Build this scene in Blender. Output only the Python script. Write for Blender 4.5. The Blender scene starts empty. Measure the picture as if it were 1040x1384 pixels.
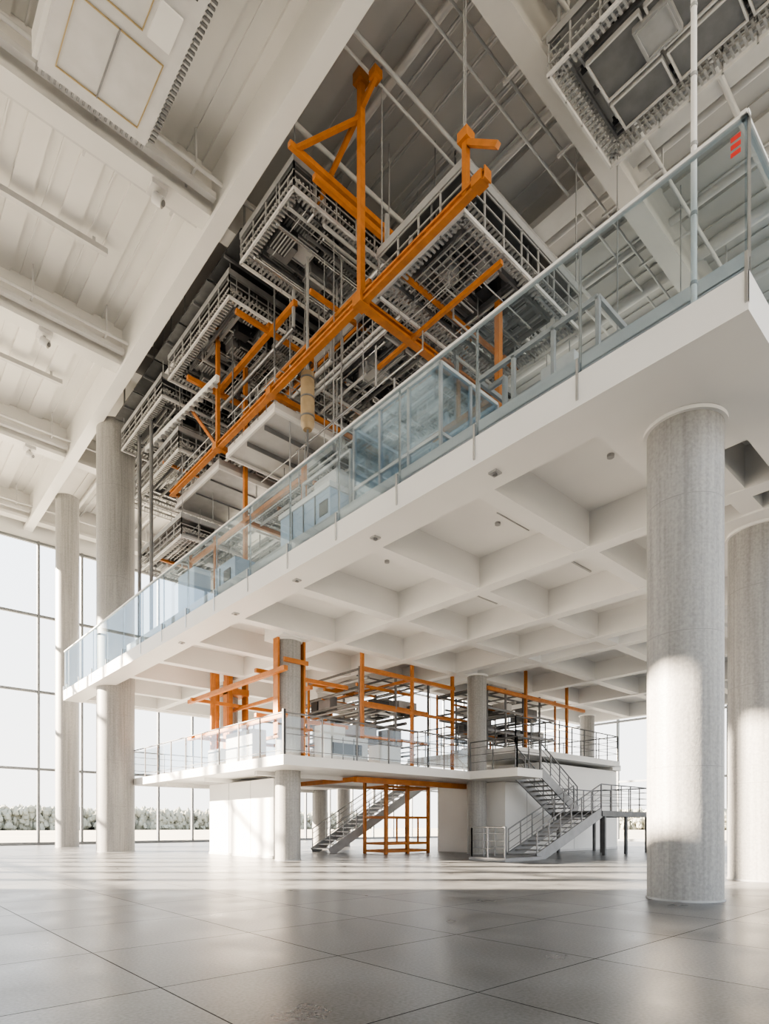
import bpy, math, random
from mathutils import Vector, Matrix
random.seed(7)
R=random.random
def U(a,b): return a+(b-a)*random.random()

# ---------------- materials ----------------
def mat(name,col,rough=.5,metal=0.,noise=.06,scale=3.,bump=0.,bscale=60.,spec=.5):
    m=bpy.data.materials.new(name); m.use_nodes=True
    nt=m.node_tree; n=nt.nodes; l=nt.links; p=n['Principled BSDF']
    tc=n.new('ShaderNodeTexCoord'); nz=n.new('ShaderNodeTexNoise')
    nz.inputs['Scale'].default_value=scale; nz.inputs['Detail'].default_value=6
    l.new(tc.outputs['Object'],nz.inputs['Vector'])
    cr=n.new('ShaderNodeValToRGB')
    cr.color_ramp.elements[0].position=.3; cr.color_ramp.elements[1].position=.7
    cr.color_ramp.elements[0].color=(*[c*(1-noise) for c in col],1)
    cr.color_ramp.elements[1].color=(*[min(1,c*(1+noise)) for c in col],1)
    l.new(nz.outputs['Fac'],cr.inputs['Fac']); l.new(cr.outputs['Color'],p.inputs['Base Color'])
    p.inputs['Roughness'].default_value=rough; p.inputs['Metallic'].default_value=metal
    p.inputs['Specular IOR Level'].default_value=spec
    if bump>0:
        n2=n.new('ShaderNodeTexNoise'); n2.inputs['Scale'].default_value=bscale
        l.new(tc.outputs['Object'],n2.inputs['Vector'])
        b=n.new('ShaderNodeBump'); b.inputs['Strength'].default_value=bump; b.inputs['Distance'].default_value=.02
        l.new(n2.outputs['Fac'],b.inputs['Height']); l.new(b.outputs['Normal'],p.inputs['Normal'])
    return m
WHITE=mat('white_paint',(.77,.77,.76),.45,noise=.03,scale=.6)
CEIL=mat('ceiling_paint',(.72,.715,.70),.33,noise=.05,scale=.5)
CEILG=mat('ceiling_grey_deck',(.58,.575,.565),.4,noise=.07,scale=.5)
OFFW=mat('off_white_panel',(.60,.60,.60),.45,noise=.06,scale=2)
RIM=mat('galvanised_rim',(.43,.435,.44),.4,.3,noise=.1)
LGREY=mat('light_grey_metal',(.40,.41,.42),.4,.3,noise=.08)
GREY=mat('grey_metal',(.21,.215,.225),.4,.4,noise=.12)
DARK=mat('dark_metal',(.055,.058,.063),.45,.3,noise=.2)
DGREY=mat('dark_panel',(.125,.13,.135),.5,.1,noise=.2)
ORANGE=mat('orange_steel',(.45,.165,.035),.5,0.,noise=.16,scale=4)
STEEL=mat('brushed_steel',(.55,.56,.57),.25,.9,noise=.05)
MULL=mat('mullion_grey',(.20,.215,.23),.4,.3,noise=.05)
BEIGE=mat('insulated_tank',(.38,.29,.18),.5,.1,noise=.15)
BLUEW=mat('pale_blue_cabinet',(.44,.57,.73),.35,noise=.05)
RED=mat('red_label',(.7,.05,.04),.5)
TREE=mat('foliage_haze_tint',(.29,.295,.255),.95,noise=.15,scale=.3)  # distance haze is painted into this pale foliage colour
GRASS=mat('dry_grass',(.42,.39,.32),.95,noise=.12,scale=.05)

def concrete():
    m=mat('concrete',(.44,.44,.43),.48,noise=.0,bump=.15,bscale=25)
    nt=m.node_tree;n=nt.nodes;l=nt.links;p=n['Principled BSDF']
    tc=n.new('ShaderNodeTexCoord')
    a=n.new('ShaderNodeTexNoise');a.inputs['Scale'].default_value=20;a.inputs['Detail'].default_value=5
    mp=n.new('ShaderNodeMapping');mp.inputs['Scale'].default_value=(7,7,.22)
    b=n.new('ShaderNodeTexNoise');b.inputs['Scale'].default_value=1.8;b.inputs['Detail'].default_value=6
    l.new(tc.outputs['Object'],a.inputs['Vector']);l.new(tc.outputs['Object'],mp.inputs['Vector']);l.new(mp.outputs['Vector'],b.inputs['Vector'])
    mx0=n.new('ShaderNodeMix');mx0.inputs[0].default_value=.55
    l.new(a.outputs['Fac'],mx0.inputs[2]);l.new(b.outputs['Fac'],mx0.inputs[3])
    cr=n.new('ShaderNodeValToRGB');e=cr.color_ramp.elements
    e[0].position=.36;e[0].color=(.25,.25,.248,1);e[1].position=.64;e[1].color=(.38,.378,.37,1)
    l.new(mx0.outputs[0],cr.inputs['Fac'])
    sx=n.new('ShaderNodeSeparateXYZ');l.new(tc.outputs['Object'],sx.inputs[0])
    dv=n.new('ShaderNodeMath');dv.operation='DIVIDE';dv.inputs[1].default_value=2.15;l.new(sx.outputs['Z'],dv.inputs[0])
    fr=n.new('ShaderNodeMath');fr.operation='FRACT';l.new(dv.outputs[0],fr.inputs[0])
    lt=n.new('ShaderNodeMath');lt.operation='LESS_THAN';lt.inputs[1].default_value=.006;l.new(fr.outputs[0],lt.inputs[0])
    mx=n.new('ShaderNodeMixRGB');mx.inputs[2].default_value=(.25,.25,.25,1)
    l.new(lt.outputs[0],mx.inputs[0]);l.new(cr.outputs['Color'],mx.inputs[1]);l.new(mx.outputs[0],p.inputs['Base Color'])
    return m
CONC=concrete()

def floormat():
    m=bpy.data.materials.new('floor_tile');m.use_nodes=True
    nt=m.node_tree;n=nt.nodes;l=nt.links;p=n['Principled BSDF']
    tc=n.new('ShaderNodeTexCoord');mp=n.new('ShaderNodeMapping');mp.inputs['Location'].default_value=(-1.76,-2.80,0)
    l.new(tc.outputs['Object'],mp.inputs['Vector'])
    br=n.new('ShaderNodeTexBrick');br.offset=0;br.squash=1
    br.inputs['Scale'].default_value=1;br.inputs['Brick Width'].default_value=1.66;br.inputs['Row Height'].default_value=1.66
    br.inputs['Mortar Size'].default_value=.006;br.inputs['Mortar Smooth'].default_value=.0
    br.inputs['Color1'].default_value=(.105,.107,.11,1);br.inputs['Color2'].default_value=(.145,.147,.15,1)
    br.inputs['Mortar'].default_value=(.045,.045,.045,1)
    l.new(mp.outputs['Vector'],br.inputs['Vector'])
    nz=n.new('ShaderNodeTexNoise');nz.inputs['Scale'].default_value=1.1;nz.inputs['Detail'].default_value=4;nz.inputs['Roughness'].default_value=.5
    l.new(tc.outputs['Object'],nz.inputs['Vector'])
    n4=n.new('ShaderNodeTexNoise');n4.inputs['Scale'].default_value=40;n4.inputs['Detail'].default_value=4
    l.new(tc.outputs['Object'],n4.inputs['Vector'])
    av=n.new('ShaderNodeMath');av.operation='ADD';l.new(nz.outputs['Fac'],av.inputs[0]);l.new(n4.outputs['Fac'],av.inputs[1])
    mr=n.new('ShaderNodeMapRange');mr.inputs['From Min'].default_value=.7;mr.inputs['From Max'].default_value=1.3;mr.inputs['To Min'].default_value=.5;mr.inputs['To Max'].default_value=1.5
    l.new(av.outputs[0],mr.inputs['Value'])
    vm=n.new('ShaderNodeVectorMath');vm.operation='SCALE';l.new(br.outputs['Color'],vm.inputs[0]);l.new(mr.outputs[0],vm.inputs['Scale'])
    l.new(vm.outputs[0],p.inputs['Base Color'])
    m2=n.new('ShaderNodeMapRange');m2.inputs['From Min'].default_value=.3;m2.inputs['From Max'].default_value=.7;m2.inputs['To Min'].default_value=.27;m2.inputs['To Max'].default_value=.38
    l.new(nz.outputs['Fac'],m2.inputs['Value'])
    mxr=n.new('ShaderNodeMath');mxr.operation='MAXIMUM';l.new(m2.outputs[0],mxr.inputs[0]);l.new(br.outputs['Fac'],mxr.inputs[1])
    l.new(mxr.outputs[0],p.inputs['Roughness'])
    sp=n.new('ShaderNodeMapRange');sp.inputs['To Min'].default_value=.42;sp.inputs['To Max'].default_value=0.1;l.new(br.outputs['Fac'],sp.inputs['Value'])
    l.new(sp.outputs[0],p.inputs['Specular IOR Level'])
    return m
FLOOR=floormat()

def glassmat(name,tint,f0=.03,f1=.35,gc=(.8,.9,1,1)):
    m=bpy.data.materials.new(name);m.use_nodes=True
    nt=m.node_tree;n=nt.nodes;l=nt.links;n.clear()
    o=n.new('ShaderNodeOutputMaterial');mx=n.new('ShaderNodeMixShader');t=n.new('ShaderNodeBsdfTransparent');g=n.new('ShaderNodeBsdfGlossy')
    t.inputs['Color'].default_value=tint;g.inputs['Roughness'].default_value=.02;g.inputs['Color'].default_value=gc
    lw=n.new('ShaderNodeLayerWeight');lw.inputs['Blend'].default_value=.2
    mr=n.new('ShaderNodeMapRange');mr.inputs['To Min'].default_value=f0;mr.inputs['To Max'].default_value=f1
    l.new(lw.outputs['Fresnel'],mr.inputs['Value']);l.new(mr.outputs[0],mx.inputs[0])
    l.new(t.outputs[0],mx.inputs[1]);l.new(g.outputs[0],mx.inputs[2]);l.new(mx.outputs[0],o.inputs[0])
    return m
GLASS=glassmat('balustrade_glass',(.84,.88,.90,1),.03,.25)
GLASSC=glassmat('clear_railing_glass',(.93,.95,.96,1))
GLASSB=glassmat('blue_enclosure_glass',(.80,.90,.97,1),.10,.45)

# ---------------- mesh builder ----------------
class B:
    def __init__(s,name): s.n=name;s.v=[];s.f=[];s.m=[];s.mats=[];s.sm=[]
    def mi(s,m):
        if m not in s.mats: s.mats.append(m)
        return s.mats.index(m)
    def box(s,x0,x1,y0,y1,z0,z1,m):
        if x1<x0:x0,x1=x1,x0
        if y1<y0:y0,y1=y1,y0
        if z1<z0:z0,z1=z1,z0
        k=len(s.v);i=s.mi(m)
        s.v+=[(x0,y0,z0),(x1,y0,z0),(x1,y1,z0),(x0,y1,z0),(x0,y0,z1),(x1,y0,z1),(x1,y1,z1),(x0,y1,z1)]
        for q in ((3,2,1,0),(4,5,6,7),(0,1,5,4),(1,2,6,5),(2,3,7,6),(3,0,4,7)):
            s.f.append(tuple(k+a for a in q));s.m.append(i);s.sm.append(False)
    def frame(s,p0,p1):
        p0=Vector(p0);p1=Vector(p1);d=(p1-p0).normalized()
        up=Vector((0,0,1)) if abs(d.z)<.95 else Vector((0,1,0))
        a=d.cross(up).normalized();b=a.cross(d).normalized()
        return p0,p1,a,b
    def beam(s,p0,p1,w,h,m):
        p0,p1,a,b=s.frame(p0,p1);k=len(s.v);i=s.mi(m)
        for p in (p0,p1):
            for u,v in ((-1,-1),(1,-1),(1,1),(-1,1)):
                s.v.append(tuple(p+a*u*w/2+b*v*h/2))
        for q in ((0,1,2,3),(7,6,5,4),(0,4,5,1),(1,5,6,2),(2,6,7,3),(3,7,4,0)):
            s.f.append(tuple(k+c for c in q));s.m.append(i);s.sm.append(False)
    def ibeam(s,p0,p1,w,h,m,t=.05):
        p0,p1,a,b=s.frame(p0,p1)
        s.beam(p0+b*(h/2-t/2),p1+b*(h/2-t/2),w,t,m);s.beam(p0-b*(h/2-t/2),p1-b*(h/2-t/2),w,t,m)
        s.beam(p0,p1,t,h-2*t,m)
    def tube(s,p0,p1,r,m,n=8,r2=None):
        if r2 is None:r2=r
        p0,p1,a,b=s.frame(p0,p1);k=len(s.v);i=s.mi(m)
        for rr,p in ((r,p0),(r2,p1),(r,p0),(r2,p1)):
            for j in range(n):
                t=2*math.pi*j/n;s.v.append(tuple(p+a*math.cos(t)*rr+b*math.sin(t)*rr))
        for j in range(n):
            j2=(j+1)%n;s.f.append((k+j,k+j2,k+n+j2,k+n+j));s.m.append(i);s.sm.append(True)
        s.f.append(tuple(k+2*n+j for j in range(n))[::-1]);s.m.append(i);s.sm.append(False)
        s.f.append(tuple(k+3*n+j for j in range(n)));s.m.append(i);s.sm.append(False)
    def path(s,pts,r,m,n=8):
        for a,b in zip(pts[:-1],pts[1:]): s.tube(a,b,r,m,n)
    def done(s):
        me=bpy.data.meshes.new(s.n);me.from_pydata(s.v,[],s.f)
        for m in s.mats: me.materials.append(m)
        me.polygons.foreach_set('material_index',s.m);me.polygons.foreach_set('use_smooth',s.sm);me.update()
        o=bpy.data.objects.new(s.n,me);bpy.context.scene.collection.objects.link(o);return o
def group(name,objs,loc=(0,0,0)):
    e=bpy.data.objects.new(name,None);bpy.context.scene.collection.objects.link(e)
    for o in objs: o.parent=e
    return e

# ---------------- shell ----------------
XL,XR,YB,YF=-14.,48.,-12.,44.
ZC=22.
b=B('floor');b.box(XL-.5,XR+.5,YB-.5,YF+.5,-.3,0,FLOOR);b.done()
b=B('ground_outside');b.box(-300,400,-300,400,-.6,-.35,GRASS);b.done()

b=B('ceiling')
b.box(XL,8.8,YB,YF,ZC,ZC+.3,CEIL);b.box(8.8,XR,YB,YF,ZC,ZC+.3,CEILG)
x=XL+.6
while x<XR-1:
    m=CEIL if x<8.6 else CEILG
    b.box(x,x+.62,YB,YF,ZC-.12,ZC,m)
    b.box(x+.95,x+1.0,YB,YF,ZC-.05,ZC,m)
    x+=1.45
b.done()
SY=[.6,8.75,18.0,26.2,34.6,43.0]
b=B('ceiling_beam')
for y in SY:
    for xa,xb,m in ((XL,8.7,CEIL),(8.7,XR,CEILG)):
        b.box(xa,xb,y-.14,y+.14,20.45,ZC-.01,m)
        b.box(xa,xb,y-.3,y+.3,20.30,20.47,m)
    b.box(XL,8.6,y-.62,y-.42,20.62,20.8,OFFW)
    b.box(XL,8.6,y+.5,y+.8,20.75,20.85,OFFW)
    b.tube((XL,y-.85,20.9),(XR,y-.85,20.9),.06,OFFW)
    b.tube((XL,y+1.0,21.1),(XR,y+1.0,21.1),.04,LGREY)
    xx=XL+1
    while xx<XR:
        b.box(xx,xx+.06,y-.9,y+1.05,20.82,20.9,OFFW);b.box(xx,xx+.05,y-.9,y-.85,20.9,ZC-.01,OFFW);xx+=2.6
b.done()
b=B('ceiling_main_beam')
b.box(8.68,8.92,YB,YF,20.2,ZC-.02,WHITE)
b.box(8.55,9.05,YB,YF,20.10,20.28,WHITE)
b.done()
b=B('ceiling_main_beam');b.box(30.2,30.6,YB,YF,20.2,ZC-.02,WHITE);b.box(30,30.8,YB,YF,20.1,20.28,WHITE);b.done()
b=B('ceiling_pipes')
for x,z,r in ((11.2,21.6,.1),(11.6,21.6,.06),(15.0,21.5,.1),(17.8,21.5,.16),(18.3,21.5,.1),(20.5,21.3,.12),(22.5,21.4,.2),(25,21.4,.1),(12.6,21.6,.05),(13.6,21.5,.07),(13.85,21.5,.05)):
    b.tube((x,YB,z),(x,YF,z),r,OFFW if r>.09 else LGREY)
for y,z,r in ((6.0,21.2,.08),(11.8,21.2,.06),(12.2,21.2,.04),(14.5,21.2,.08),(10.4,21.3,.04)):
    b.tube((9.2,y,z),(29.8,y,z),r,OFFW)
b.box(17.2,17.9,YB,YF,21.2,21.45,OFFW)
b.done()
b=B('ceiling_light_track')
for (x0,y) in ((2.0,14.4),(-1,22),(2.5,22.5),(3,30.5)):
    b.box(x0,x0+4.5,y,y+.18,21.5,21.7,OFFW)
    b.box(x0+.2,x0+.3,y+.05,y+.1,21.7,21.88,OFFW);b.box(x0+4,x0+4.1,y+.05,y+.1,21.7,21.88,OFFW)
b.done()
for i,(x,y) in enumerate(((7.0,18.0),(3.7,26.2),(5.8,26.2),(2.2,18),(7,34.6))):
    b=B('ceiling_spotlight')
    b.box(x-.24,x+.24,y-.24,y+.24,20.16,20.30,OFFW);b.tube((x,y,20.16),(x,y,20.02),.06,LGREY)
    b.tube((x-.1,y,19.98),(x+.12,y-.12,19.85),.15,OFFW,12);b.tube((x+.12,y-.12,19.85),(x+.14,y-.14,19.83),.08,GREY,12)
    b.done()

def winwall_x(name,y,x0,x1,z1,zt,step,fw=.14):
    b=B(name)
    b.box(x0,x1,y,y+.3,z1,zt,WHITE)
    b.box(x0,x1,y-.05,y+.3,0,.18,MULL)
    x=x0
    while x<=x1+.01:
        b.box(x-fw/2,x+fw/2,y-.12,y+.14,.18,z1,MULL);x+=step
    for z in (4.9,9.9,14.8,z1-.1):
        if z<z1+.01: b.box(x0,x1,y-.08,y+.1,z-.08,z+.08,MULL)
    b.done()
def winwall_y(name,x,y0,y1,z1,zt,step,fw=.14):
    b=B(name)
    b.box(x,x+.3,y0,y1,z1,zt,WHITE)
    b.box(x-.05,x+.3,y0,y1,0,.18,MULL)
    y=y0
    while y<=y1+.01:
        b.box(x-.12,x+.14,y-fw/2,y+fw/2,.18,z1,MULL);y+=step
    for z in (4.9,9.9,14.8,z1-.1):
        if z<z1+.01: b.box(x-.08,x+.1,y0,y1,z-.08,z+.08,MULL)
    b.done()
winwall_x('window_1',YF,XL,XR,19.6,22.3,2.6)
winwall_y('window_2',XR,YB,YF,19.6,22.3,2.8)
winwall_y('unseen_window_3',XL-.3,28.2,YF,19.6,22.3,3.0,.5)  # out-of-view side glazing, near edge set to bound the sunlit floor strip
b=B('unseen_wall_left')  # out-of-view wall, kept solid to block sun from the near floor
b.box(XL-.3,XL,YB,24.7,0,22.3,WHITE)
b.box(XL-.3,XL,24.7,27.5,0,14.2,WHITE);b.box(XL-.3,XL,24.7,27.5,16.9,22.3,WHITE);b.box(XL-.3,XL,27.5,28.2,0,22.3,WHITE)  # high opening shaped to throw a sun patch on the front column
b.done()
winwall_x('unseen_window_4',YB-.3,XL,XR,19.6,22.3,3.0)  # out-of-view back wall, glazed to let more skylight into the hall

# ---------------- columns ----------------
def column(x,y,r,z1,collar=True,z0=0):
    b=B('concrete_column')
    b.tube((x,y,z0),(x,y,z1+.01),r,CONC,64)
    if z0==0: b.tube((x,y,0),(x,y,.03),r+.02,LGREY,64)
    if collar: b.tube((x,y,z1-.06),(x,y,z1),r+.06,WHITE,64)
    return b.done()
ZS=7.8
column(10.43,4.14,.58,ZS)
column(15.47,4.39,.74,ZS)
column(9.75,30.2,.85,20.32,False)
column(9.75,38.6,.62,20.32,False)
column(11.8,18.3,.45,ZS)
column(20.7,17.0,.42,ZS)
column(19.4,26.9,.42,ZS)
column(22.2,28.4,.4,ZS)
column(33,18.7,.42,ZS)
column(13.45,25.9,.42,ZS)
column(34,10,.5,ZS)

# ---------------- upper balcony ----------------
EX,EY,EYF=8.6,2.63,34.8
DX=20.1
CD=.88
b=B('balcony_slab')
b.box(EX,EX+.9,EY,EYF,ZS,ZS+.52,WHITE)
b.box(EX+.9,36,EY,EY+.9,ZS,ZS+.52,WHITE)
b.box(EX+.9,DX,EY+.9,EYF,ZS+CD,ZS+CD+.08,WHITE)
b.box(EX+.86,EX+.9,EY+.86,EYF,ZS+.1,ZS+CD+.05,WHITE);b.box(EX+.9,DX,EY+.86,EY+.9,ZS+.1,ZS+CD+.05,WHITE)
# drop panels over the front columns
b.box(EX+.9,11.5,EY+.9,5.2,ZS+.005,ZS+CD,WHITE);b.box(14.3,16.6,EY+.9,5.6,ZS+.005,ZS+CD,WHITE)
for (cx,cy) in ((11.8,18.3),(13.45,25.9),(19.4,26.9)): b.box(cx-.6,cx+.6,cy-.6,cy+.6,ZS+.005,ZS+CD,WHITE)
for x in (13.2,16.6,19.7):
    b.box(x,x+.4,EY+.9,EYF,ZS+.03,ZS+CD+.01,WHITE)
ys=[];y=4.3
while y<EYF:
    ys.append(y);b.box(EX+.85,DX,y-.2,y+.2,ZS+.05,ZS+CD+.02,WHITE);y+=3.32
b.box(EX+.9,DX,EYF-.5,EYF,ZS+.02,ZS+CD,WHITE)
b.box(21.2,36,EY+.9,21,ZS+CD,ZS+CD+.1,WHITE)
for x in (21.2,25.5,29.8,35.6): b.box(x,x+.4,EY+.9,21,ZS+.07,ZS+CD+.01,WHITE)
for y in ys:
    if y<21: b.box(DX-.1,36,y-.2,y+.2,ZS+.09,ZS+CD+.02,WHITE)
b.done()
b=B('soffit_fittings')
for (x,y) in ((9.05,7.0),(9.05,10.4),(9.05,13.6),(9.05,17),(9.05,21)):
    b.box(x-.09,x+.09,y-.09,y+.09,ZS-.03,ZS,LGREY)
    b.tube((x,y,ZS-.05),(x,y,ZS-.03),.05,GREY)
for (x,y) in ((11.5,6),(12,9.2),(15,6.4),(15,9.5),(11.4,12.6),(18,6),(18,12.4)):
    b.tube((x,y,ZS+CD-.06),(x,y,ZS+CD),.07,LGREY,12)
for y in (5.6,8.9,12.3,15.6,19):
    b.box(11.6,12.9,y,y+.025,ZS+CD-.02,ZS+CD,LGREY);b.box(14.1,16.3,y+.2,y+.25,ZS+CD-.04,ZS+CD,LGREY)
b.done()

GH=10.34
b=B('glass_balustrade')
gx=EX+.04
py=[EY+.02]
y=5.04
while y<EYF: py.append(y);y+=2.08
py.append(EYF)
for a,c in zip(py[:-1],py[1:]):
    b.box(gx,gx+.02,a+.015,c-.015,ZS+.3,GH,GLASS)
for y in py:
    b.box(gx-.06,gx-.005,y-.02,y+.02,ZS+.1,ZS+.75,STEEL);b.box(gx+.03,gx+.06,y-.02,y+.02,ZS+.52,GH,STEEL)
b.box(gx-.02,gx+.06,EY,EYF,GH,GH+.05,WHITE)
xs=[EX+.04];x=EX+2.1
while x<20: xs.append(x);x+=2.08
for a,c in zip(xs[:-1],xs[1:]): b.box(a+.02,c-.02,EY+.04,EY+.06,ZS+.3,GH,GLASS)
for x in xs[1:]: b.box(x-.02,x+.02,EY-.03,EY+.03,ZS+.1,ZS+.75,STEEL)
b.box(EX,20,EY+.02,EY+.1,GH,GH+.05,WHITE)
for k in range(3): b.box(gx-.006,gx-.002,EY+.1,EY+.22,GH-.32+k*.1-.1,GH-.32+k*.1-.04,RED)
b.done()
b=B('balcony_cable_tray')
b.box(EX+.92,EX+.97,EY+.3,28,9.12,9.36,OFFW);b.box(EX+.92,EX+1.1,EY+.3,28,9.10,9.14,OFFW)
y=EY+.5
while y<28: b.box(EX+.97,EX+1.03,y,y+.07,ZS+.5,9.2,LGREY);y+=2.08
b.done()
b=B('white_pole');b.tube((9.14,3.50,ZS+.52),(9.14,3.50,21.9),.042,WHITE,12)
for z in range(9,21): b.tube((9.14,3.50,z),(9.14,3.50,z+.05),.05,LGREY,12)
b.done()

# ---------------- suspended equipment ----------------
def comb(b,x0,x1,y,z,step=.14,l=.26,m=None):
    x=x0
    while x<x1: b.box(x,x+.05,y,y+l,z,z+.05,m or RIM);x+=step
def comby(b,y0,y1,x,z,step=.14,l=.26,m=None):
    y=y0
    while y<y1: b.box(x,x+l,y,y+.05,z,z+.05,m or RIM);y+=step
def ring(b,x0,x1,y0,y1,z0,z1,w,m):
    b.box(x0,x1,y0,y0+w,z0,z1,m);b.box(x0,x1,y1-w,y1,z0,z1,m)
    b.box(x0,x0+w,y0+w,y1-w,z0,z1,m);b.box(x1-w,x1,y0+w,y1-w,z0,z1,m)
def grating(b,x0,x1,y0,y1,z,s=.17,m=None):
    m=m or RIM
    x=x0
    while x<=x1: b.box(x,x+.022,y0,y1,z,z+.03,m);x+=s
    y=y0
    while y<=y1: b.box(x0,x1,y,y+.022,z+.03,z+.05,m);y+=s*1.5
def rack(name,x0,x1,y0,y1,z,h=1.1,dens=1.,panel=DGREY,orange=2,obj=None,steps=3):
    b=obj or B(name)
    b.box(x0+.1,x1-.1,y0+.1,y1-.1,z+h-.05,z+h,panel)
    ring(b,x0,x1,y0,y1,z+h-.2,z+h,.08,LGREY)
    for k in range(steps):
        o=k*.17;ring(b,x0+o,x1-o,y0+o,y1-o,z+k*.16,z+k*.16+.09,.055,(OFFW,RIM,GREY)[k%3])
    ring(b,x0+.62,x1-.62,y0+.62,y1-.62,z+.35,z+.5,.06,GREY)
    for zz in (z+.1,z+.42):
        comb(b,x0+.08,x1-.1,y0+.07,zz);comb(b,x0+.1,x1-.1,y1-.33,zz)
        comby(b,y0+.1,y1-.1,x0+.07,zz);comby(b,y0+.1,y1-.1,x1-.33,zz)
    for xx in (x0+.02,x1-.06):
        y=y0+.02
        while y<y1: b.box(xx,xx+.04,y,y+.04,z,z+h,RIM);y+=.75
        for q in (.3,.55,.8): b.box(xx,xx+.03,y0,y1,z+h*q,z+h*q+.03,RIM)
    for yy in (y0+.02,y1-.06):
        x=x0+.02
        while x<x1: b.box(x,x+.04,yy,yy+.04,z,z+h,RIM);x+=.75
        for q in (.3,.55,.8): b.box(x0,x1,yy,yy+.03,z+h*q,z+h*q+.03,RIM)
    A=(x1-x0)*(y1-y0)
    x=x0+.9
    while x<x1-.5: b.ibeam((x,y0+.4,z+.55),(x,y1-.4,z+.55),.1,.16,random.choice((GREY,LGREY,DARK)),.03);x+=U(.6,1.1)
    y=y0+.9
    while y<y1-.5: b.ibeam((x0+.4,y,z+.75),(x1-.4,y,z+.75),.1,.16,random.choice((GREY,LGREY,DARK)),.03);y+=U(.6,1.1)
    for k in range(int(A*1.2*dens)):
        w=U(.25,.9);d=U(.25,.9);cx=U(x0+.4,max(x0+.5,x1-.5-w));cy=U(y0+.4,max(y0+.5,y1-.5-d));hz=U(.1,.5);zt=z+h-U(.05,.5)
        w=min(w,x1-.3-cx);d=min(d,y1-.3-cy)
        m=random.choice((RIM,LGREY,GREY,DARK,DARK,DGREY,DGREY,OFFW));b.box(cx,cx+w,cy,cy+d,zt-hz,zt,m)
        if R()<.4:
            q=cx+.06
            while q<cx+w-.05: b.box(q,q+.03,cy+.04,cy+d-.04,zt-hz-.03,zt-hz,LGREY);q+=.1
        elif R()<.5: ring(b,cx+.05,cx+w-.05,cy+.05,cy+d-.05,zt-hz-.03,zt-hz,.03,LGREY)
    for k in range(max(1,int(A*.1*dens))) if dens>.5 else []:
        w=min(U(1,1.8),x1-x0-.6);d=min(U(1,2.4),y1-y0-.6);cx=U(x0+.2,x1-.2-w);cy=U(y0+.2,y1-.2-d)
        grating(b,cx,cx+w,cy,cy+d,z+U(0,.3))
    for k in range(int(A*1.5*dens)):
        r=random.choice((.015,.02,.03,.045,.06));zz=z+U(-.1,h-.15);m=random.choice((LGREY,STEEL,OFFW,GREY,LGREY,DGREY))
        if R()<.5:
            y=U(y0+.2,y1-.2);a,c=sorted((U(x0,x1),U(x0,x1)));b.tube((a,y,zz),(c+.3,y,zz),r,m,6);b.tube((a,y,zz),(a,y,z+h),r,m,6)
        else:
            x=U(x0+.2,x1-.2);a,c=sorted((U(y0,y1),U(y0,y1)));b.tube((x,a,zz),(x,c+.3,zz),r,m,6);b.tube((x,a,zz),(x,a,z+h),r,m,6)
    for k in range(orange):
        if R()<.5: y=U(y0+.4,y1-.4);b.beam((x0,y,z+.2),(x1,y,z+.2),.09,.11,ORANGE)
        else: x=U(x0+.4,x1-.4);b.beam((x,y0,z+.2),(x,y1,z+.2),.09,.11,ORANGE)
    if obj is None:
        for xx in (x0+.1,x1-.1):
            for yy in (y0+.1,y1-.1): b.tube((xx,yy,z+h-.1),(xx,yy,21.85),.02,LGREY,6)
        return b.done()
RK='equipment_rack'
SP=[]
for a,k in (((10.75,15.9,9.2,12.3,15.5,1.3,1.2),dict(orange=1,steps=5)),
 ((9.4,14.2,14.3,17.4,19.1,1.0,1.2),dict(orange=0)),
 ((9.6,14.4,18.5,23.6,18.9,1.0,1.2),dict(panel=DARK,orange=1)),
 ((9.6,14.5,24.2,29.0,18.6,1.0,1.2),dict(panel=DARK,orange=0)),
 ((10.9,14.5,29.5,33.8,18.6,1.0,1.),dict(panel=DARK,orange=0)),
 ((10.2,14.5,24.0,29.0,16.6,1.0,1.0),dict(orange=1)),
 ((14.8,19.6,12.8,17.6,18.8,1.0,1.),dict(panel=DARK,orange=1)),
 ((14.8,19.6,18.4,25.5,18.6,1.0,.8),dict(panel=DARK,orange=1)),
 ((12.2,17.0,13.4,17.2,16.4,1.1,1.3),dict(orange=1)),
 ((12.0,16.8,18.4,23,15.8,1.0,1.2),dict(orange=1)),
 ((12.2,17.0,16.2,21.5,13.0,1.0,1.2),dict(orange=2)),
 ((15.8,20.2,8.0,12.2,13.6,1.2,.9),dict(orange=1)),
 ((10.4,13.4,24.2,29.0,13.2,1.,1.2),dict(orange=1)),
 ((17.2,21,13.5,20,16.4,1.,1.),dict(orange=1)),
 ((15,19,22,28,14.0,1.,1.),dict(orange=1))):
    SP.append(rack(RK,*a,**k))
b=B('dark_backing_panels')  # dark backing added above the racks to darken the gaps between them
for i in range(5):
    for j in range(5):
        x=9.4+i*2.1;y=17.3+j*2.4
        b.box(x,x+2.02,y,y+2.3,20.14,20.2,DGREY if (i+j)%3 else DARK);b.box(x,x+2.02,y+1.1,y+1.16,20.06,20.14,GREY)
for (xa,xb,ya,yb) in ((14.4,19.6,12.8,17.2),):
    b.box(xa,xb,ya,yb,20.0,20.06,DGREY)
for x in (9.6,14.5,19.7):
    for y in (17.4,22,25,28.5): b.tube((x,y,20.2),(x,y,21.85),.02,LGREY,6)
SP.append(b.done())
b=B('pipe_run')
for k in range(34):
    x=U(10.8,16.5);z=U(12.4,18.6);y=U(10,20);r=random.choice((.02,.03,.04,.06));b.tube((x,y,z),(x,y+U(4,10),z),r,random.choice((LGREY,OFFW,GREY,DGREY)),8)
    b.tube((x,y,z),(x,y,z+U(.3,1.5)),r,LGREY,8)
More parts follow.
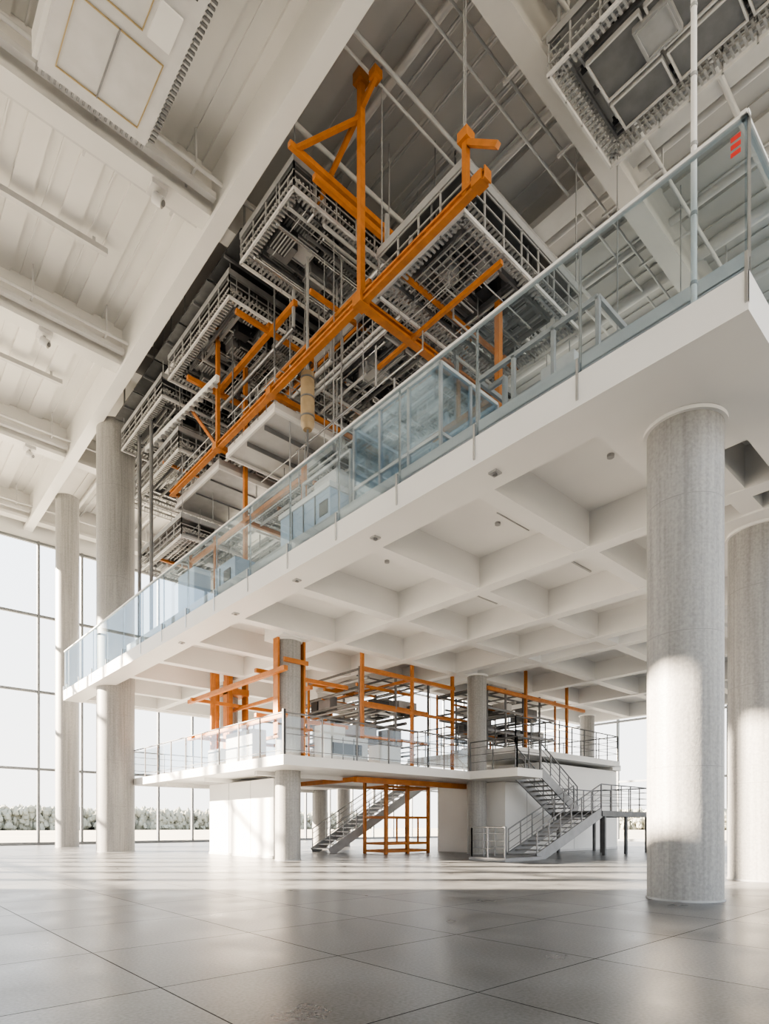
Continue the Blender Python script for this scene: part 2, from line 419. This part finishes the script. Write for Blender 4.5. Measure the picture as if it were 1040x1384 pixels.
for k in range(22):
    y=U(10,28);z=U(12.2,18.6);x=U(10.7,13);b.tube((x,y,z),(x+U(2,5),y,z),random.choice((.02,.03,.05)),random.choice((LGREY,OFFW,GREY)),8)
for k in range(24):
    x=U(10.8,16);y=U(12,28);b.tube((x,y,U(12.2,14)),(x,y,21.85),random.choice((.015,.02,.03)),random.choice((LGREY,GREY)),6)
SP.append(b.done())

b=B('service_platform')
b.box(10.65,13.6,17.3,20.6,15.0,15.3,OFFW);ring(b,10.6,13.65,17.25,20.65,14.9,15.05,.08,WHITE)
b.box(10.65,14.2,21.3,25.2,14.9,15.2,RIM);ring(b,10.6,14.25,21.25,25.25,14.8,14.95,.08,OFFW)
for y in (18.2,19.4,22.3,23.6): b.box(10.8,13.5,y,y+.04,14.85,15.02,GREY)
for y0,y1,x1 in ((17.3,20.6,13.6),(21.3,25.2,14.2)):
    for z in (15.7,16.05,16.4): b.tube((10.65,y0,z),(10.65,y1,z),.02,LGREY);b.tube((10.65,y0,z),(x1,y0,z),.02,LGREY)
    y=y0
    while y<=y1: b.tube((10.65,y,15.2),(10.65,y,16.4),.02,LGREY);y+=.55
for x in (10.75,13.4):
    for y in (17.5,20.4,21.5,25): b.tube((x,y,15.2),(x,y,21.85),.03,GREY)
SP.append(b.done())
b=B('sloped_conveyor_rail')
b.beam((10.2,20.5,17.6),(10.2,27.5,18.2),.14,.2,WHITE);b.beam((10.0,29,19.8),(10.0,23,19.8),.22,.3,WHITE)
for k in range(17): b.box(10.1,10.3,20.7+k*.4,20.78+k*.4,17.4+k*.034,17.5+k*.034,LGREY)
SP.append(b.done())
ZD=ZS+.96
b=B('support_poles')
for (x,y) in ((9.9,27.5),(9.9,26.1)): b.tube((x,y,ZD),(x,y,18.7),.08,GREY,10)
SP.append(b.done())
b=B('insulated_tank')
b.tube((10.95,15.85,13.9),(10.95,15.85,15.5),.22,BEIGE,24);b.tube((10.95,15.85,13.75),(10.95,15.85,13.9),.14,BEIGE,24,.22)
for z in (14.1,14.7,15.3): b.tube((10.95,15.85,z),(10.95,15.85,z+.05),.235,GREY,24)
b.tube((10.95,15.85,15.5),(10.95,15.85,19.2),.05,LGREY);b.tube((10.95,15.85,12.8),(10.95,15.85,13.75),.035,GREY)
SP.append(b.done())
group('suspended_equipment_structure',SP)

b=B('orange_gantry_frame')
X0,Z0=10.45,15.4
b.ibeam((X0,8.3,Z0),(X0,25.3,Z0),.18,.22,ORANGE,.06);b.box(X0-.11,X0+.11,8.27,8.3,Z0-.13,Z0+.13,ORANGE)
def node(x,y,z,s=.3): b.box(x-s,x+s,y-s,y+s,z-s*.8,z+s*.8,ORANGE)
node(X0,12.6,Z0,.17);node(X0,21,Z0,.15);node(X0,8.5,Z0,.14);node(X0,17.2,Z0,.14)
b.beam((X0,12.6,Z0),(X0,12.6,21.4),.16,.16,ORANGE)
b.box(X0-.16,X0+.16,12.44,12.76,21.3,21.6,ORANGE);b.tube((X0,12.6,21.5),(X0,12.6,21.9),.05,GREY)
b.ibeam((X0,12.6,Z0),(16.8,12.6,Z0),.23,.24,ORANGE,.07)
b.beam((X0,8.9,Z0),(X0,8.9,16.7),.13,.13,ORANGE);node(X0,8.9,16.7,.14)
b.tube((X0,8.9,16.7),(X0,8.9,21.9),.012,LGREY)
b.beam((10.45,8.9,16.6),(10.45,8.0,15.8),.11,.11,ORANGE)
ZU=19.9
b.beam((9.0,13.9,ZU-.2),(14.4,13.9,ZU-.2),.13,.16,ORANGE)
b.beam((X0,12.6,ZU+.5),(9.2,13.9,ZU-.2),.11,.11,ORANGE)
b.beam((X0,11.9,21.0),(X0,14.6,19.6),.11,.13,ORANGE)
node(X0,12.0,21.0,.13)
b.beam((9.6,13.6,19.0),(14.6,13.6,19.0),.13,.16,ORANGE)
b.beam((11.0,16.6,18.3),(11.0,22.2,18.3),.15,.17,ORANGE)
b.beam((9.7,18.2,18.3),(14.4,18.2,18.3),.12,.14,ORANGE)
b.beam((9.7,22.0,18.2),(14.6,22.0,18.2),.14,.16,ORANGE);node(11,22,18.3,.15);node(11,18.2,18.4,.13)
b.beam((13,16.5,17.9),(13,22,17.9),.13,.15,ORANGE)
b.box(12.0,13.4,20.5,20.9,17.3,17.8,ORANGE)
b.beam((X0,21,Z0),(X0,21,20.1),.13,.13,ORANGE)
b.beam((X0,21,Z0),(16.5,21,Z0),.17,.19,ORANGE)
b.beam((X0,17.2,Z0),(16.5,17.2,Z0-.1),.16,.17,ORANGE)
b.beam((X0,25.2,Z0),(15.5,25.2,Z0),.17,.17,ORANGE)
b.beam((11.6,21,ZD),(11.6,21,19.5),.14,.14,ORANGE)
b.beam((13.6,10.4,ZD),(13.6,10.4,15.8),.16,.16,ORANGE)
b.beam((14.4,12.6,13.0),(14.4,12.6,20.0),.13,.13,ORANGE)
b.beam((12.3,9.3,15.35),(12.3,14,15.35),.1,.12,ORANGE)
b.beam((12.3,15,17.2),(12.3,20,17.2),.1,.12,ORANGE)
b.beam((10.45,15,17.3),(15.4,15,17.3),.1,.12,ORANGE)
b.beam((11.3,13.2,16.9),(11.3,19,16.9),.1,.12,ORANGE)
b.beam((10.45,21,Z0),(10.45,23.4,18.1),.09,.1,ORANGE)
b.beam((14.4,12.6,15.4),(15.8,12.6,18.8),.09,.1,ORANGE)
for z in (10.6,13.0):
    b.beam((11.6,21,z),(15.5,21,z),.13,.15,ORANGE);b.beam((11.6,17.0,z),(11.6,26,z),.13,.15,ORANGE)
b.beam((13.6,10.4,13.2),(13.6,16,13.2),.14,.16,ORANGE)
for y in (17.0,23.5,26): b.beam((11.6,y,ZD),(11.6,y,13.5),.14,.14,ORANGE)
b.done()

b=B('deck_control_cabinet')
b.box(10.3,12.4,13.8,16.4,ZD,ZD+2.2,BLUEW);ring(b,10.25,12.45,13.75,16.45,ZD+2.1,ZD+2.25,.1,WHITE)
for y in (14.5,15.1,15.7): b.box(10.27,10.3,y,y+.03,ZD+.1,ZD+2.1,GREY)
b.box(10.6,12,13.9,15,ZD+2.25,ZD+2.8,OFFW);b.box(10.28,10.3,13.9,14.3,ZD+1.4,ZD+1.8,DARK)
for x in (10.9,11.5,12): b.path([(x,13.8,ZD+1.5),(x,13.6,ZD+1.5),(x,13.6,ZD+3.3),(x,16,ZD+3.3),(x,16,ZD+2.2)],.06,LGREY)
b.done()
b=B('glass_enclosure')
x0,x1,y0,y1,zt=10.7,12.9,9.9,13.2,ZD+3.6
for x in (x0,(x0+x1)/2,x1):
    for y in (y0,y1): b.beam((x,y,ZD),(x,y,zt),.07,.07,LGREY)
for y in (y0+1.1,y0+2.2):
    for x in (x0,x1): b.beam((x,y,ZD),(x,y,zt),.07,.07,LGREY)
for z in (ZD+.05,ZD+1.9,zt):
    for x in (x0,x1): b.beam((x,y0,z),(x,y1,z),.07,.08,OFFW)
    for y in (y0,y1): b.beam((x0,y,z),(x1,y,z),.07,.08,OFFW)
b.box(x0,x0+.015,y0,y1,ZD,zt,GLASSB);b.box(x1-.015,x1,y0,y1,ZD,zt,GLASSB);b.box(x0,x1,y0,y0+.015,ZD,zt,GLASSB);b.box(x0,x1,y1-.015,y1,ZD,zt,GLASSB)
b.box(x1-.5,x1-.1,y0+.3,y1-.3,ZD,ZD+2.9,BLUEW);b.box(x0+.3,x0+.9,y0+.6,y0+1.5,ZD,ZD+1.6,OFFW);b.box(x0+.3,x0+.8,y1-1.2,y1-.3,ZD,ZD+2.2,OFFW)
for k in range(5): b.path([(x0+.9+k*.12,y0+1.6,ZD),(x0+.9+k*.12,y0+1.6,ZD+2+.25*k),(x0+.9+k*.12,y1-.2,ZD+2+.25*k)],.04,LGREY)
b.done()
b=B('deck_cabinet');b.box(10.2,11.4,19.2,20.7,ZD,ZD+1.9,BLUEW);b.box(10.2,10.9,22.5,24,ZD,ZD+2.6,BLUEW)
b.box(10.17,10.2,20.3,20.34,ZD+.1,ZD+1.8,GREY);b.box(10.17,10.2,19.5,20,ZD+1.2,ZD+1.6,DARK);b.done()
def deckframe(name,x0,x1,y0,y1,h,m,seed):
    b=B(name)
    for x in (x0,x1):
        y=y0
        while y<=y1+.01: b.beam((x,y,ZD),(x,y,ZD+h),.08,.08,m);y+=(y1-y0)/3
    for z in (ZD+h,ZD+h*.55):
        for x in (x0,x1): b.beam((x,y0,z),(x,y1,z),.08,.1,m)
        for y in (y0,y1): b.beam((x0,y,z),(x1,y,z),.08,.1,m)
    for k in range(14):
        r=U(.03,.08);x=U(x0,x1);y=U(y0,y1);z=ZD+U(.4,h)
        b.path([(x,y,ZD),(x,y,z),(x,min(y1,y+U(.5,2)),z)],r,random.choice((LGREY,OFFW,GREY)))
    for k in range(7):
        x=U(x0,x1-.6);y=U(y0,y1-.8);z=ZD+random.choice((0,h*.55))+.06;b.box(x,x+.6,y,y+.8,z,z+U(.3,.9),random.choice((OFFW,BLUEW,GREY,LGREY)))
    b.done()
deckframe('pipe_skid',11,13,6.0,9.0,2.8,LGREY,1)
deckframe('pipe_skid',12.6,14.6,25,30,3.,ORANGE,2)
deckframe('pipe_skid',14.5,17,5.5,9.5,2.6,GREY,3)
deckframe('pipe_skid',13,15,17,20.5,3.6,ORANGE,4)
deckframe('pipe_skid',13.8,15.8,11,15.5,3.4,DGREY,5)

b=B('ceiling_service_unit')
b.box(3.4,5.9,10,16,19.05,19.5,OFFW);ring(b,3.3,6.0,9.9,16.1,19.3,19.9,.12,WHITE);b.box(3.6,5.7,10.2,15.7,19.5,20.6,OFFW)
GOLD=mat('brass_trim',(.42,.33,.18),.4,.5)
ring(b,3.7,5.6,14.0,15.7,19.02,19.05,.02,GOLD);ring(b,3.7,5.0,11.8,13.7,19.02,19.05,.02,GOLD)
b.box(5.1,5.6,12.9,13.7,19.0,19.05,WHITE);b.box(5.1,5.7,10.4,12.4,19.0,19.06,DARK)
for k in range(4): b.box(5.1,5.7,10.6+k*.5,10.66+k*.5,18.98,19.0,OFFW)
b.box(4.6,4.63,14,15.7,19.01,19.05,GREY);b.tube((4.3,13.0,19.0),(4.3,13.0,19.05),.22,GOLD,20);b.tube((4.3,13.0,18.99),(4.3,13.0,19.0),.19,OFFW,20)
comby(b,10,16,5.95,19.3,.13,.2,GREY);comb(b,3.4,5.9,16.05,19.2,.13,.2,GREY)
for x in (3.7,5.5):
    for y in (10.5,15.5): b.tube((x,y,20.5),(x,y,21.85),.04,LGREY)
b.done()
b=B('ceiling_rack_unit')
rack('',12.6,15.7,2.3,8.2,19.2,1.0,.25,panel=RIM,orange=0,obj=b,steps=4)
for (x0,x1,y0,y1) in ((13.3,14.3,6.3,7.5),(14.5,15.2,6.3,7.5),(13.3,14.3,4.7,6.1),(14.5,15.2,4.7,6.1),(13.3,15.2,3.0,4.5)):
    b.box(x0,x1,y0,y1,19.45,19.55,GREY);ring(b,x0-.05,x1+.05,y0-.05,y1+.05,19.4,19.52,.04,OFFW)
for x in (12.8,15.6):
    for y in (3,8.0): b.tube((x,y,20.1),(x,y,21.85),.04,LGREY)
b.done()

# ---------------- lower mezzanine ----------------
def rail(b,p0,p1,h=1.15,step=1.25,m=None,glass=False,mids=(.3,.55,.8)):
    m=m or LGREY
    p0=Vector(p0);p1=Vector(p1);L=(p1-p0).length;n=max(1,round(L/step))
    up=Vector((0,0,h))
    b.tube(p0+up,p1+up,.028,m,8)
    for q in mids: b.tube(p0+Vector((0,0,h*q)),p1+Vector((0,0,h*q)),.014,m,6)
    for i in range(n+1):
        p=p0.lerp(p1,i/n);b.beam(p-Vector((0,0,.15)),p+up,.04,.04,m)
    if glass:
        for i in range(n):
            a=p0.lerp(p1,(i+.04)/n);c=p0.lerp(p1,(i+.96)/n)
            b.beam(a+Vector((0,0,h/2)),c+Vector((0,0,h/2)),.012,h*.85,GLASSC)
PB,PT=3.17,3.5
b=B('slab')
b.box(10.4,19.5,16.4,29.9,PB,PT,WHITE)
b.box(19.5,21.2,14.0,21.0,PB,PT,WHITE)
b.box(21.2,24,15.4,21.0,PB,PT,WHITE)
b.box(22.6,24,21.0,24,PB,PT,WHITE)
for y in (18.5,22.5,26.5): b.box(10.9,19.3,y+.4,y+.6,PB-.15,PB+.01,WHITE)
o1=b.done()
b=B('railing')
rail(b,(10.46,16.46,PT),(10.46,29.8,PT),1.35,1.5,GREY,glass=True,mids=(.12,))
rail(b,(10.46,16.46,PT),(19.5,16.46,PT),1.35,1.5,GREY,glass=True,mids=(.12,.5))
b.beam((10.46,16.46,PT),(10.46,16.46,PT+1.45),.09,.09,DARK)
rail(b,(10.46,29.8,PT),(19.4,29.8,PT),1.3,1.6)
rail(b,(19.55,16.4,PT),(19.55,14.05,PT),1.2,1.1,DGREY)
rail(b,(19.55,14.05,PT),(21.1,14.05,PT),1.2,.8,DGREY)
o2=b.done();group('mezzanine_platform',[o1,o2])
b=B('slab')
b.box(21.3,30.5,15.4,22,4.35,4.62,WHITE);b.box(30.5,31.4,15.8,20,4.2,4.5,WHITE)
o1=b.done()
b=B('railing')
rail(b,(21.4,15.46,4.62),(30.4,15.46,4.62),1.3,1.1,DGREY)
rail(b,(30.4,15.46,4.62),(30.4,21.9,4.62),1.3,1.1,DGREY)
rail(b,(21.4,15.46,4.62),(21.4,21.9,4.62),1.3,1.1,DGREY)
o2=b.done();group('upper_landing_platform',[o1,o2])
b=B('partition_block');b.box(12,13.1,19.6,24.9,0,PB-.16,WHITE);b.box(11.97,12,19.6,24.9,0,.1,OFFW);b.box(11.99,12,21.3,21.32,.1,3,RIM);b.box(11.99,12,23.1,23.12,.1,3,RIM);b.done()
b=B('partition_block')
b.box(21.4,31.4,16.0,20,0,PB-.02,WHITE);b.box(24.05,31.3,16.0,20,PB-.02,4.19,WHITE)
for x in (23,25,27,29): b.box(x,x+.02,15.99,16,.1,3,RIM)
b.box(21.38,21.4,17.9,17.92,.1,3.1,RIM);b.box(21.4,31.4,15.98,16,0,.1,OFFW)
b.done()

def flight(b,xa,za,xb,zb,y0,y1,n,m,rails=True):
    for i in range(n):
        t=(i+1)/n;tx=xa+(xb-xa)*(i+.5)/n;w=abs(xb-xa)/n
        z=za+(zb-za)*t
        b.box(tx-w*.6,tx+w*.6,y0,y1,z-.05,z,m)
    for y in (y0-.03,y1+.03): b.beam((xa,y,za+.02),(xb,y,zb-.08),.06,.4,m)
    if rails:
        for y in (y0-.03,y1+.03): rail(b,(xa,y,za),(xb,y,zb),1.1,.9,m)
b=B('metal_staircase')
flight(b,18.7,0,23.3,1.85,12.6,13.8,11,GREY)
flight(b,24.0,1.85,21.2,PT,14.1,15.3,9,GREY)
b.box(23.3,27.6,12.5,13.95,1.62,1.85,DGREY);b.box(24.0,27.6,13.95,15.35,1.62,1.85,DGREY)
for (x,y) in ((23.6,12.6),(25.5,12.6),(27.5,12.6),(27.5,15.2),(24.3,15.2),(26,14)): b.box(x-.06,x+.06,y-.06,y+.06,0,1.62,DGREY)
rail(b,(23.3,12.56,1.85),(27.55,12.56,1.85),1.1,.85,GREY);rail(b,(27.55,12.56,1.85),(27.55,15.3,1.85),1.1,.9,GREY)
rail(b,(24.2,15.32,1.85),(27.55,15.32,1.85),1.1,.85,GREY)
b.box(16.6,18.75,12.4,14.0,0,.12,GREY);rail(b,(16.7,13.95,.12),(18.7,13.95,.12),1.05,.6,GREY);rail(b,(16.7,12.5,.12),(16.7,13.95,.12),1.05,.6,GREY)
b.done()
b=B('metal_staircase')
flight(b,16.4,0,22.6,PT,22.0,23.3,18,LGREY)
b.done()
b=B('orange_stair_cage')
for x in (17.3,18.6,19.9):
    for y in (19.2,20.6): b.beam((x,y,0),(x,y,PB-.02),.12,.12,ORANGE)
for z in (.12,.45,1.6,PB-.25):
    for y in (19.2,20.6): b.beam((17.3,y,z),(19.9,y,z),.08,.1,ORANGE)
    for x in (17.3,19.9): b.beam((x,19.2,z),(x,20.6,z),.08,.1,ORANGE)
for x in (17.95,19.25): b.beam((x,19.2,.45),(x,19.2,1.6),.06,.06,ORANGE)
b.beam((14.8,18.2,PB-.14),(21.3,18.2,PB-.14),.2,.22,ORANGE)
b.beam((14.8,18.2,PB-.14),(14.8,22,PB-.14),.14,.18,ORANGE)
b.done()
b=B('orange_pipe_frame')
def pf(p0,p1,w=.16): b.beam(p0,p1,w,w,ORANGE)
for z in (6.6,5.0):
    pf((11.2,17.5,z),(11.2,25.2,z));pf((13.3,19,z-.1),(13.3,27,z-.1),.13)
    pf((11.0,19.2,z+.2),(15.2,19.2,z+.2),.14);pf((11,24.6,z),(16,24.6,z),.14)
for (x,y) in ((12.3,19.2),(12.4,25.0),(12.0,24.6),(13.3,26.8),(13.0,24.9),(16.0,24.6)): 
    b.tube((x,y,PT),(x,y,ZS+.8),.11,ORANGE,12)
for (x,y) in ((12.9,25.0),(13.9,25.1)): b.box(x,x+.12,y,y+.4,PT,ZS+.8,ORANGE)
b.box(12.27,12.35,18.0,18.5,PT,ZS,ORANGE);b.box(11.25,11.33,18.1,18.4,PT+.8,ZS,ORANGE);b.box(11.3,12.3,17.75,17.83,6.9,7.05,ORANGE)
b.box(19.95,20.05,26.6,27.1,PT,ZS,ORANGE)
b.tube((19.4,26.9,6.4),(19.4,26.9,7.6),.47,ORANGE,32)
b.box(12.9,14,25,26.8,7.2,7.5,ORANGE)
# long run across the front of both platforms
pf((14.9,17.9,7.3),(20.2,17.9,7.3),.15);pf((21.2,16.9,7.35),(29.5,16.9,7.35),.15);pf((14.9,17.9,5.9),(20.2,17.9,5.9),.11)
for x in (14.9,17.6,20.1): pf((x,17.9,PT),(x,17.9,ZS+.8),.12)
for x in (24.2,27.8): pf((x,16.9,4.62),(x,16.9,ZS+.8),.12)
pf((17.6,17.9,7.3),(17.6,26,7.3),.12)
b.done()
def mezzrack(name,x0,x1,y0,y1,z0,z1,nb):
    b=B(name)
    nx=max(1,int((x1-x0)/1.4))
    for i in range(nx+1):
        x=x0+(x1-x0)*i/nx
        for y in (y0,y1): b.beam((x,y,z0),(x,y,z1),.08,.08,random.choice((GREY,DGREY,ORANGE)))
        for z in (z0+(z1-z0)*.33,z0+(z1-z0)*.66,z1-.1): b.beam((x,y0,z),(x,y1,z),.06,.08,random.choice((GREY,DGREY,DGREY)))
    for z in (z0+(z1-z0)*.33,z0+(z1-z0)*.66,z1-.1):
        for y in (y0,y1): b.beam((x0,y,z),(x1,y,z),.07,.1,random.choice((GREY,DGREY,ORANGE)))
    for k in range(nb):
        lv=random.choice((0,.34,.67));z=z0+(z1-z0)*lv;w=U(.3,1.1);d=U(.3,1.);h=U(.2,.6)
        x=U(x0,x1-w);y=U(y0,y1-d);b.box(x,x+w,y,y+d,z+.02,z+h,random.choice((DARK,GREY,DGREY,OFFW,LGREY,OFFW)))
    for k in range(nb):
        z=U(z0+.5,z1);r=random.choice((.03,.05,.07))
        if R()<.5: y=U(y0,y1);b.tube((x0,y,z),(U(x0+1,x1),y,z),r,random.choice((GREY,ORANGE,DGREY,GREY)))
        else: x=U(x0,x1);b.tube((x,y0,z),(x,y1,z),r,random.choice((GREY,DGREY,LGREY)))
    b.done()
mezzrack('equipment_scaffold',15.6,19.6,18.9,22.5,PT,7.7,34)
mezzrack('equipment_scaffold',21.9,27.5,17.4,20.5,4.62,7.7,30)
mezzrack('equipment_scaffold',16.8,18.8,23.2,26.0,PT,7.2,12)
b=B('workstation_cabinet')
b.box(12.6,14.6,17.2,17.8,PT,PT+.95,OFFW);b.box(12.6,13.6,17.3,17.8,PT+.95,PT+1.3,WHITE);b.box(15.1,16.2,17.1,17.75,PT,PT+.8,WHITE)
b.box(12.9,14.3,17.18,17.2,PT+.3,PT+.7,DARK)
for x in (12.9,13.4,13.9): b.box(x,x+.03,17.17,17.2,PT+.1,PT+.9,GREY)
b.done()
b=B('storage_cabinet');b.box(11.5,12.1,20.3,22.4,PT,PT+1.4,OFFW);b.box(11.48,11.5,21.3,21.34,PT+.1,PT+1.3,GREY);b.box(11.5,12.1,22.9,24,PT,PT+.9,LGREY);b.done()

# ---------------- outdoors ----------------
import bmesh
bm=bmesh.new();bmesh.ops.create_icosphere(bm,subdivisions=1,radius=1)
BV=[v.co.copy() for v in bm.verts];BF=[tuple(v.index for v in f.verts) for f in bm.faces];bm.free()
V=[];F=[]
def blob(x,y,z,r,h):
    k=len(V)
    for c in BV:
        q=1+U(-.3,.3);V.append((x+c.x*r*q,y+c.y*r*q,z+c.z*h*q))
    for f in BF: F.append(tuple(k+i for i in f))
def tree(x,y,h):
    for j in range(7): blob(x+U(-1.2,1.2),y+U(-1.6,1.6),h*U(.1,.9),U(.7,1.5),h*U(.14,.22))
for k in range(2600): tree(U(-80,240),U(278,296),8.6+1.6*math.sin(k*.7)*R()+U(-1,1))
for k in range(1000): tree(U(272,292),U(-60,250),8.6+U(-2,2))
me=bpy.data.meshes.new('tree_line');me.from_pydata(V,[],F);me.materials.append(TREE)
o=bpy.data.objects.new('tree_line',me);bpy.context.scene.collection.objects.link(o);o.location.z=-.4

# ---------------- light ----------------
w=bpy.data.worlds.new('World');bpy.context.scene.world=w;w.use_nodes=True
nt=w.node_tree;n=nt.nodes;l=nt.links;bg=n['Background']
tc=n.new('ShaderNodeTexCoord');sx=n.new('ShaderNodeSeparateXYZ');l.new(tc.outputs['Generated'],sx.inputs[0])
cr=n.new('ShaderNodeValToRGB');e=cr.color_ramp.elements
e[0].position=0;e[0].color=(1,.97,.92,1);e[1].position=.6;e[1].color=(.78,.88,1,1)
l.new(sx.outputs['Z'],cr.inputs['Fac']);l.new(cr.outputs['Color'],bg.inputs['Color']);bg.inputs['Strength'].default_value=3.3
s=bpy.data.lights.new('sun','SUN');s.energy=66;s.angle=.012;s.color=(1,.83,.64)
so=bpy.data.objects.new('sun',s);bpy.context.scene.collection.objects.link(so)
el=math.radians(22);d=Vector((.74*math.cos(el),-.67*math.cos(el),-math.sin(el)))
so.rotation_euler=d.to_track_quat('-Z','Y').to_euler();so.location=(-30,40,30)
try:
    bpy.context.scene.view_settings.look='AgX - Medium High Contrast'
except Exception as ex: print(ex)

c=bpy.data.cameras.new('camera');co=bpy.data.objects.new('camera',c);bpy.context.scene.collection.objects.link(co)
c.sensor_fit='HORIZONTAL';c.sensor_width=36;c.lens=816/1040*36;c.shift_y=425/1040;c.clip_end=1000
co.location=(0,0,1.2);co.rotation_euler=(math.radians(90),0,math.radians(-41.9))
bpy.context.scene.camera=co
